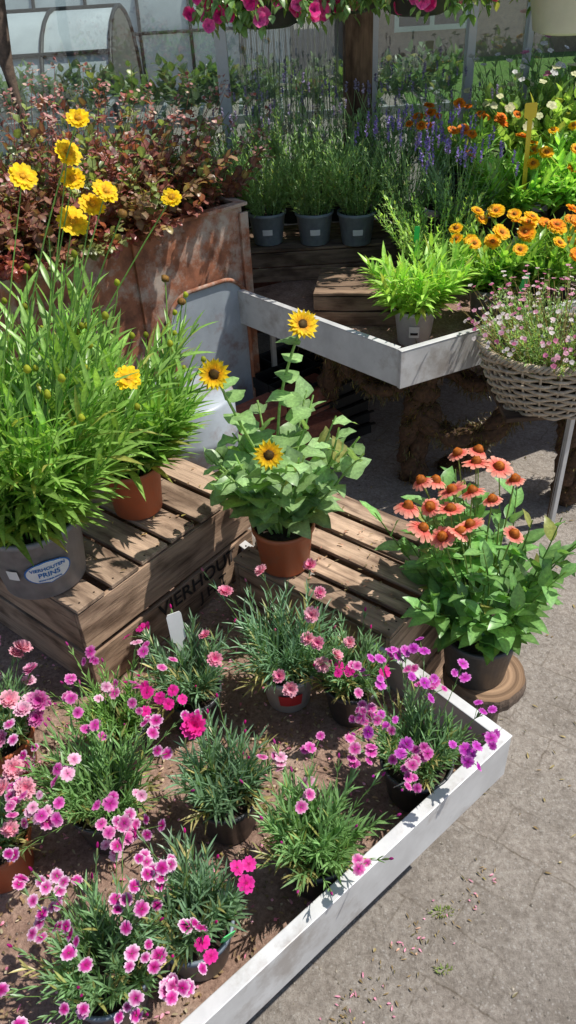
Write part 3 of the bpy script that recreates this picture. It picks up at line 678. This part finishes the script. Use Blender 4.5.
ft=shoots(mb,c,.16,320,.19,.9,2,.015,.002,(.16,.24,.08),'grass',.6,.3,.0008,(.25,.2,.08),hvar=.5)
for p,d,th in ft:
    f_small(random.choice([(.7,.35,.45),(.78,.6,.62),(.65,.2,.35),(.8,.72,.68)]),.0062)(mb,p,(d+Vector((0,-.4,.4))).normalized())
mb.obj('flowers',[M_LEAF,M_PETAL],e)
mb=MB(); e2_=empty('basket_stand')
for k in range(5): plank(mb,Vector((BX-.15,BY-.10+.045*k,.425)),Vector((1,0,0)),Vector((0,1,0)),UP,.30,.04,.012,cm(W2,.4))
for (dx,dy) in ((.05,-.02),(.11,.08)): plank(mb,Vector((BX+dx,BY+dy,0)),UP,Vector((1,0,0)),Vector((0,1,0)),.424,.018,.018,cm(W2,.4))
mb.obj('boards',[M_WOOD],e2_,False)

# ------------------------------------------------------------ rusty planter + drum
e=empty('rusty_planter'); mb=MB(); r1=Vector((.79,.61,0)).normalized(); r2=Vector((-.61,.79,0)).normalized(); O=Vector((-.72,1.99,0))
LX=.80; WY=.36; z0=.42; z1=.83; t=.006
box(mb,O+UP*z0,r1,r2,UP,LX,t,z1-z0); box(mb,O+UP*z0+r2*(WY-t),r1,r2,UP,LX,t,z1-z0)
box(mb,O+UP*z0+r2*(t+.0005),r1,r2,UP,t,WY-2*t-.001,z1-z0); box(mb,O+UP*z0+r1*(LX-t)+r2*(t+.0005),r1,r2,UP,t,WY-2*t-.001,z1-z0)
box(mb,O+UP*(z1+.0005)-r2*.014-r1*.014,r1,r2,UP,LX+.028,.03,.01); box(mb,O+UP*(z1+.0005)+r1*(LX-.016)+r2*.0165,r1,r2,UP,.03,WY-.01,.01)
for i in (0,.4,.785): box(mb,O+UP*0+r1*i-r2*.012,r1,r2,UP,.03,.011,z1-.02)
mb.obj('box',[M_RUST],e,False,.0012)
mb=MB(); box(mb,O+UP*(z1-.05)+r1*.007+r2*.007,r1,r2,UP,LX-.014,WY-.014,.02); mb.obj('soil',[M_SOIL],e,False)
mb=MB(); PO=O+r1*.47-r2*.016
pl=[(0,-.42)]
for k in range(13):
    a=math.pi-math.pi/2*k/12; pl.append((.09+.09*math.cos(a),.12+.09*math.sin(a)))
for k in range(13):
    a=math.pi/2-math.pi/2*k/12; pl.append((.21+.09*math.cos(a),.12+.09*math.sin(a)))
pl.append((.30,-.42)); zb=.42
vs=[PO+r1*a+UP*(zb+b) for a,b in pl]+[PO-r2*.012+r1*a+UP*(zb+b) for a,b in pl]; n=len(pl)
mb.add(vs,[tuple(range(n))[::-1],tuple(range(n,2*n))]+[(i,(i+1)%n,(i+1)%n+n,i+n) for i in range(n)],(1,1,1)); mb.obj('enamel_panel',[M_ENAMEL],e,False,.002)
mb=MB(); pts=[PO-r2*.014+r1*a+UP*(zb+b) for a,b in pl]; tube(mb,pts,.007,.007,(1,1,1),0,8); mb.obj('rim_bead',[M_RUST],e)
e=empty('metal_drum'); mb=MB(); seg=40; pr=[(.125,0),(.14,.01),(.14,.17),(.146,.18),(.14,.19),(.14,.36),(.146,.37),(.14,.38),(.138,.47),(.13,.48),(.02,.478)]; vs=[];fs=[]
for a,b in pr:
    for k in range(seg): th=6.2832*k/seg; vs.append((-.27+a*math.cos(th),1.94+a*math.sin(th),b))
for i in range(len(pr)-1):
    for k in range(seg): fs.append((i*seg+k,i*seg+(k+1)%seg,(i+1)*seg+(k+1)%seg,(i+1)*seg+k))
mb.add(vs,fs,(1,1,1)); mb.obj('body',[M_ENAMEL],e)
e=plant('heuchera_plant'); mb=MB()
for (q,n,H,cc) in ((.04,40,.38,(.12,.05,.04)),(.18,42,.42,(.13,.045,.04)),(.32,42,.42,(.17,.045,.045)),(.46,42,.42,(.12,.065,.04)),(.6,40,.36,(.15,.045,.045)),(.70,26,.26,(.15,.055,.045))):
    c=O+r1*q+r2*.18+UP*(z1-.03)
    shoots(mb,c,.12,n,H,1.0,9,.038,.013,cc,'round',1.1,.8,.0015,(.14,.04,.03),2,.6,.12,ruff=.3)
    shoots(mb,c,.12,20,H*1.08,1.0,8,.038,.012,(.12,.15,.05),'round',1.1,.8,.0015,(.1,.1,.04),2,.5,.12,ruff=.3)
    ft=shoots(mb,c,.12,22,H*1.18,.95,1,.02,.005,cc,'round',.8,.5,.001,(.16,.05,.04),1,.3)
    for p,d,th in ft:
        for k in range(9): leaf(mb,p+Vector((U(-1,1),U(-1,1),U(-1,1)))*.014,Vector((U(-1,1),U(-1,1),U(0,1))),.011,.005,random.choice([(.5,.25,.25),(.55,.4,.33),(.3,.08,.08)]),'round',.2,.2,0,1)
for q in [i*.055 for i in range(9)]:
    c=O+r1*q+r2*.02+UP*(z1-.01)
    shoots(mb,c,.03,4,.2,.5,7,.036,.012,random.choice([(.14,.05,.04),(.12,.13,.05),(.2,.05,.05)]),'round',1.1,.8,.0015,(.14,.04,.03),2,.6,.12,ruff=.3,lean=-r2*1.1-UP*.5,bend=.2)
mb.obj('foliage',[M_LEAF,M_PETAL],e)
bush('shrub',-.75,2.95,.0,.15,.3,M_POTDARK,80,.85,.6,13,.04,.012,(.11,.155,.08),'round',None,0)
bush('shrub',-1.15,2.7,.0,.15,.3,M_POTDARK,60,.85,.6,13,.045,.014,(.08,.13,.06),'round',None,0)
bush('shrub',-.32,3.1,.0,.12,.3,M_POTDARK,60,.75,.35,13,.035,.010,(.10,.145,.08),'round',None,0)
bush('coreopsis_plant',-.64,1.62,.0,.12,.5,M_POTDARK,60,.40,.55,9,.10,.0075,(.12,.215,.045),'lance',None,0)

# ------------------------------------------------------------ hanging baskets
def hanging(name,x,y,z,r,n,H,fc,nf,fr,fall=1.0,bowl=M_WHITE,z0=-.7,z1_=.5):
    e=empty(name); mb=MB(); seg=30; pr=[(r*.55,-.12),(r*.8,-.11),(r*.98,-.01),(r*1.04,-.008),(r*1.04,.004),(r*.96,.004)]; vs=[];fs=[]
    for a,b in pr:
        for k in range(seg): th=6.2832*k/seg; vs.append((x+a*math.cos(th),y+a*math.sin(th),z+b))
    for i in range(len(pr)-1):
        for k in range(seg): fs.append((i*seg+k,i*seg+(k+1)%seg,(i+1)*seg+(k+1)%seg,(i+1)*seg+k))
    fs.append(tuple(range(seg))[::-1]); mb.add(vs,fs,(1,1,1)); mb.obj('bowl',[bowl],e)
    mb=MB()
    for k in range(3):
        th=k*2.094+.4; tube(mb,[Vector((x+r*math.cos(th),y+r*math.sin(th),z)),Vector((x,y,z+.35))],.0018,.0018,(1,1,1),0,5)
    tube(mb,[Vector((x,y,z+.35)),Vector((x,y,2.35))],.0018,.0018,(1,1,1),0,5)
    mb.obj('hanger',[M_FRAME],e)
    mb=MB(); c=Vector((x,y,z+.005))
    def hang(nn,HH,nodes,L,W):
        tips=[]
        for i in range(nn):
            th=R()*6.283; p=c+Vector((math.cos(th),math.sin(th),0))*r*U(.9,1.05); d=Vector((math.cos(th),math.sin(th),U(z0,z1_))).normalized(); pts=[p.copy()]; hh=HH*U(.5,1)
            for k in range(6):
                p=p+d*(hh/6); d=(d+Vector((U(-.15,.15),U(-.15,.15),-.45*fall*U(.4,1.3)))).normalized(); pts.append(p.copy())
                for s in range(nodes):
                    leaf(mb,p,(d+Vector((U(-1,1),U(-1,1),U(-.6,.8)))),L*U(.7,1.2),W*U(.7,1.2),(.10,.18,.06),'broad',.8,.2)
            tube(mb,pts,.0015,.001,(.1,.2,.05)); tips.append((pts[random.randint(2,6)],d,th))
        return tips
    hang(n,H,3,.034,.011)
    for p,d,th in hang(nf,H*1.05,1,.03,.009):
        nn=(Vector((math.cos(th),math.sin(th),.1))*.5+Vector((U(-.4,.4),-.8,.1))).normalized(); c1=random.choice(fc)
        flower(mb,p+nn*.02,nn,fr*U(.8,1.1),5,.75,[cm(c1,.4),c1,c1,lerp(c1,(.9,.5,.6),.25)],.3,0,1,ws=(.15,.6,1,.75))
    mb.obj('petunias',[M_LEAF,M_PETAL],e)
PET=[(.8,.03,.28),(.84,.09,.36),(.74,.02,.22)]
hanging('hanging_basket',.03,2.62,1.40,.11,36,.15,PET,95,.020,bowl=M_POTDARK)
hanging('hanging_basket',.26,2.68,1.42,.11,36,.15,PET,95,.020,bowl=M_POTDARK)
hanging('hanging_basket',.46,2.60,1.41,.11,36,.15,PET+[(.8,.3,.4)],95,.020,bowl=M_POTDARK)
hanging('hanging_basket',.90,2.62,1.34,.12,26,.13,[(.7,.05,.08),(.75,.1,.2)],24,.018,fall=.3,z0=.2,z1_=1.2)
hanging('hanging_basket',.72,2.95,1.42,.12,40,.2,[(.6,.04,.1),(.5,.03,.06)],50,.018,bowl=M_POTDARK)

# ------------------------------------------------------------ greenhouse facade
e=empty('greenhouse'); YW=3.42; X=Vector((1,0,0)); Yv=Vector((0,1,0))
mb=MB()
for x,w in ((-2.2,.025),(-1.25,.025),(-.17,.045),(.42,.035),(.80,.032),(1.03,.022),(1.7,.03),(2.6,.03),(3.5,.03)):
    box(mb,Vector((x,YW,.5)),X,Yv,UP,w,.05,2.0)
for z in (.46,1.62,2.4): box(mb,Vector((-2.6,YW-.012,z)),X,Yv,UP,6.4,.04,.045)
mb.obj('frame',[M_FRAME],e,False,.002)
mb=MB(); box(mb,Vector((-2.6,YW+.03,.505)),X,Yv,UP,6.4,.004,1.95); mb.obj('panes',[M_GLASS],e,False)
mb=MB()
for j in range(7):
    for i in range(30):
        box(mb,Vector((-2.6+.212*i+(.1 if j%2 else 0),YW-.02,.066*j)),X,Yv,UP,.204,.08,.058)
mb.obj('base_wall',[M_BRICK],e,False,.002)
mb=MB(); plank(mb,Vector((-2.7,YW-.35,2.46)),X,Yv,Vector((0,.15,1)).normalized(),6.6,.5,.03,W2); mb.obj('eave',[M_WOOD],e,False)
mb=MB()
plank(mb,Vector((.31,3.22,0)),UP,X,Yv,2.45,.10,.10,(.3,.2,.13),12)
plank(mb,Vector((1.2,3.22,0)),UP,X,Yv,2.45,.10,.10,(.2,.13,.09),12)
pe=empty('wooden_post'); mb.obj('post',[M_WOOD],pe,False,.003)
e=empty('string_curtain'); mb=MB()
for i in range(110):
    x=-.08+.4*i/110+U(-.002,.002); pts=[Vector((x+.006*math.sin(k*1.3+i),3.56+U(-.012,.012)+.02*math.sin(i*.35),1.85-.1*k)) for k in range(11)]
    tube(mb,pts,.0014,.0014,cm((.25,.25,.25),U(.5,1.3)),0,3)
mb.obj('strings',[M_LEAF],e)

# ------------------------------------------------------------ beyond the glass, partly standing in for its reflections
mb=MB(); S=120
mb.add([(-S,-S,0),(S,-S,0),(S,S,0),(-S,S,0)],[(0,1,2,3)],(1,1,1)); mb.obj('pavement',[M_PAVE],None,False)
M_LAWN=mat_simple('lawn',(.12,.24,.04),.9,var=.5,scale=30,bump=.6,dirt=((.22,.28,.09),.5,.7))
mb=MB(); mb.add([(1.1,4.3,.004),(14,4.3,.004),(30,26,.004),(3.0,26,.004)],[(0,1,2,3)],(1,1,1)); mb.obj('lawn',[M_LAWN],None,False)
mb=MB()
for i in range(6000):
    y=U(4.35,9.0);x=1.15+(y-4.3)*.1+U(0,4); an=R()*6.28; leaf(mb,Vector((x,y,.004)),Vector((math.cos(an)*.4,math.sin(an)*.4,1)),U(.04,.09),.004,(.12,.24,.04),'grass',.5)
mb.obj('lawn_grass',[M_LEAF],None)
def house(name,x,y,w,d,h,rh,wall,roofc):
    e=empty(name); mb=MB(); o=Vector((x,y,0)); box(mb,o,X,Yv,UP,w,d,h); mb.obj('walls',[wall],e,False)
    mb=MB(); a=.3; z=h+.002
    vs=[(x-a,y-a,z),(x+w+a,y-a,z),(x+w+a,y+d+a,z),(x-a,y+d+a,z),(x-a,y+d/2,z+rh),(x+w+a,y+d/2,z+rh)]
    mb.add(vs,[(0,1,5,4),(2,3,4,5),(0,4,3),(1,2,5),(0,3,2,1)],(1,1,1)); mb.obj('roof',[roofc],e,False)
    mb=MB(); gl=MB(); n=int(w/1.8)
    for i in range(n):
        wx=x+.6+i*w/n; 
        box(mb,Vector((wx,y-.04,.35)),X,Yv,UP,1.0,.035,.06); box(mb,Vector((wx,y-.04,1.95)),X,Yv,UP,1.0,.035,.06)
        for k in (0,.47,.94): box(mb,Vector((wx+k,y-.04,.41)),X,Yv,UP,.06,.035,1.54)
        box(gl,Vector((wx+.03,y-.02,.4)),X,Yv,UP,.94,.012,1.55)
    mb.obj('window_frames',[M_WHITE],e,False); gl.obj('window_glass',[M_BLACK],e,False)
M_ROOF=mat_simple('roof_tiles',(.06,.055,.055),.8,var=.4,scale=8,bump=.5)
M_BRICKL=mat_simple('light_brick',(.4,.25,.18),.9,var=.3,scale=20,bump=.3)
house('reflected_brick_house',1.2,12,7,5,2.3,2.0,M_BRICKL,M_ROOF)  # built behind the panes to stand in for a house reflected in them
def sky_reflection_tunnel(x,y,L,w,h):  # added white arches, imitating reflected sky and pale stripes in the glass
    e=empty('sky_reflection_tunnel'); mb=MB(); fr=MB(); K=14; n=int(L/.6)
    pr=[(math.cos(math.pi*k/K)*w/2,h*math.sin(math.pi*k/K)**.7) for k in range(K+1)]
    vs=[(x+.6*i,y+a,b+.01) for i in range(n+1) for a,b in pr]; fs=[(i*(K+1)+k,i*(K+1)+k+1,(i+1)*(K+1)+k+1,(i+1)*(K+1)+k) for i in range(n) for k in range(K)]
    mb.add(vs,fs,(1,1,1)); mb.obj('film',[M_SKYREFL],e)
    for i in range(n+1): tube(fr,[Vector((x+.6*i,y+a*1.01,b*1.01+.012)) for a,b in pr],.02,.02,(1,1,1),0,6)
    for a,b in (pr[3],pr[6],pr[K-3],pr[K-1]): tube(fr,[Vector((x,y+a*1.02,b*1.02+.01)),Vector((x+.6*n,y+a*1.02,b*1.02+.01))],.02,.02,(1,1,1),0,6)
    fr.obj('hoops',[M_BLACK],e)
sky_reflection_tunnel(-8,12.0,8.5,2.6,1.7); sky_reflection_tunnel(-8.5,8.6,7.6,2.0,1.0)
for j,(x,y) in enumerate(((-3.3,5.8),(-.9,5.6))):
    e=empty('greenhouse_bench'); mb=MB(); o=Vector((x,y,0)); w=2.3
    box(mb,o+UP*.5,X,Yv,UP,w,.03,.05); box(mb,o+UP*.5+Yv*.9,X,Yv,UP,w,.03,.05)
    for i in range(16): box(mb,o+UP*.51+Yv*.031+X*(.03+.14*i),X,Yv,UP,.03,.868,.02)
    for (a,b) in ((.05,.05),(w-.1,.05),(.05,.85),(w-.1,.85)): box(mb,o+X*a+Yv*b,X,Yv,UP,.03,.03,.499)
    mb.obj('bench_frame',[M_FRAME],e,False)
    mb=MB()
    for k in range(7): shoots(mb,o+Vector((.2+.3*k,.45,.53)),.2,20,.34,.8,5,.1,.03,cm(random.choice([(.07,.12,.05),(.12,.18,.06),(.08,.11,.06)]),.8),'broad',.9,.6)
    mb.obj('bench_plants',[M_LEAF],e)
mb=MB()
for k in range(14):
    c=Vector((U(-2.8,.3),U(3.8,4.6),0)); shoots(mb,c,.2,11,U(.5,1.0),.5,8,.1,.03,cm((.065,.10,.05),U(.6,1.4)),'broad',.9,.5,.004)
mb.obj('hedge',[M_LEAF],None)

def tree(name,x,y,h,r,col):
    e=empty(name); mb=MB(); lf=MB(); P=[Vector((x+.04*math.sin(k*1.2),y+.03*math.cos(k),h*k/8)) for k in range(9)]
    tube(mb,P,r,r*.5,(1,1,1),0,10)
    for i in range(20):
        t=U(.6,1); b=P[int(t*8)] if t<1 else P[-1]; an=R()*6.28; d=Vector((math.cos(an),math.sin(an),U(.2,.9))); L=U(.2,.45)
        pts=[b+d*(L*k/4)+Vector((0,0,-.02*k*k/4)) for k in range(5)]; tube(mb,pts,r*.22,.002,(1,1,1),0,5)
        for k in range(24):
            q=pts[random.randint(1,4)]+Vector((U(-1,1),U(-1,1),U(-1,1)))*.1; leaf(lf,q,Vector((U(-1,1),U(-1,1),U(-.6,.4))),U(.03,.05),.011,cm(col,U(.7,1.3)),'broad',.5)
    mb.obj('trunk',[M_BARK],e); lf.obj('leaves',[M_LEAF],e)
tree('small_tree',-.80,2.98,2.4,.03,(.10,.16,.05))

# ------------------------------------------------------------ ground details
mb=MB()
for (x,y,r,n) in ((.245,.70,.014,70),(.228,.6,.010,40),(.62,1.45,.02,50),(.8,1.3,.02,30)):
    for i in range(n):
        a=R()*6.28; k=math.sqrt(R()); q=Vector((x+r*1.6*k*math.cos(a),y+r*.7*k*math.sin(a),.001)); leaf(mb,q,Vector((math.cos(a),math.sin(a),1.2)),U(.003,.009),.001,(.13,.17,.05),'grass',.6)
mb.obj('moss_tufts',[M_LEAF],None)
mb=MB()
for i in range(1800):
    x=U(-.1,1.3);y=U(.35,2.6); q=Vector((x,y,.001)); s=U(.0008,.0026)*(1 if R()<.93 else 2.0); k=U(.4,1.4)
    vs=[q+Vector((s*a*U(.6,1.2),s*b*U(.6,1.2),s*c*U(.5,1))) for a,b,c in ((1,0,0),(0,1,0),(-1,0,0),(0,-1,0),(0,0,1))]; mb.add(vs,[(0,1,4),(1,2,4),(2,3,4),(3,0,4)],(.17*k,.15*k,.13*k))
for i in range(260):
    x=U(.1,1.2);y=U(.5,2.4); a=R()*6.28; leaf(mb,Vector((x,y,.003)),Vector((math.cos(a),math.sin(a),.1)),U(.006,.018),U(.001,.003),random.choice([(.13,.08,.04),(.07,.05,.03),(.2,.15,.07)]),'lance',.2)
for i in range(260):
    t=U(0,.8); q=C0+a1*t-a2*U(.005,.05)*(1+R()); q=Vector((q.x-.03,q.y-.0,.003)); a=R()*6.28; leaf(mb,q,Vector((math.cos(a),math.sin(a),.1)),U(.004,.012),U(.001,.002),random.choice([(.13,.08,.04),(.07,.05,.03),(.4,.15,.25)]),'lance',.2)
mb.obj('gravel_and_litter',[M_LEAF],None)

# ------------------------------------------------------------ light, world, camera
w=bpy.data.worlds.new('World'); scene.world=w; w.use_nodes=True; nt=w.node_tree; bg=nt.nodes['Background']
sky=nt.nodes.new('ShaderNodeTexSky'); sky.sky_type='NISHITA'; sky.sun_disc=False
sd=Vector((.94,.12,0)).normalized(); el=math.radians(60)
S=Vector((sd.x*math.cos(el),sd.y*math.cos(el),math.sin(el)))
sky.sun_elevation=el; sky.sun_rotation=math.atan2(S.x,S.y)
nt.links.new(sky.outputs[0],bg.inputs[0]); bg.inputs[1].default_value=.12
l=bpy.data.lights.new('sun','SUN'); l.energy=5.0; l.angle=math.radians(.53); l.color=(1,.955,.88)
lo=bpy.data.objects.new('sun',l); COL.objects.link(lo); lo.rotation_euler=S.to_track_quat('Z','Y').to_euler()
p=math.radians(37); r=math.radians(3.5); c_,s_=math.cos,math.sin
F_=Vector((0,c_(p),-s_(p))); U0=Vector((0,s_(p),c_(p))); R0=Vector((1,0,0))
Rr=R0*c_(r)-U0*s_(r); Uu=U0*c_(r)+R0*s_(r)
cam=bpy.data.cameras.new('camera'); co=bpy.data.objects.new('camera',cam); COL.objects.link(co)
M=Matrix((Rr,Uu,-F_)).transposed().to_4x4(); M.translation=Vector((0,0,1.5)); co.matrix_world=M
cam.sensor_fit='VERTICAL'; cam.sensor_height=36; cam.lens=36*770/1024; cam.clip_end=500; cam.clip_start=.02
scene.camera=co
scene.view_settings.view_transform='Standard'; scene.view_settings.look='None'; scene.view_settings.exposure=0
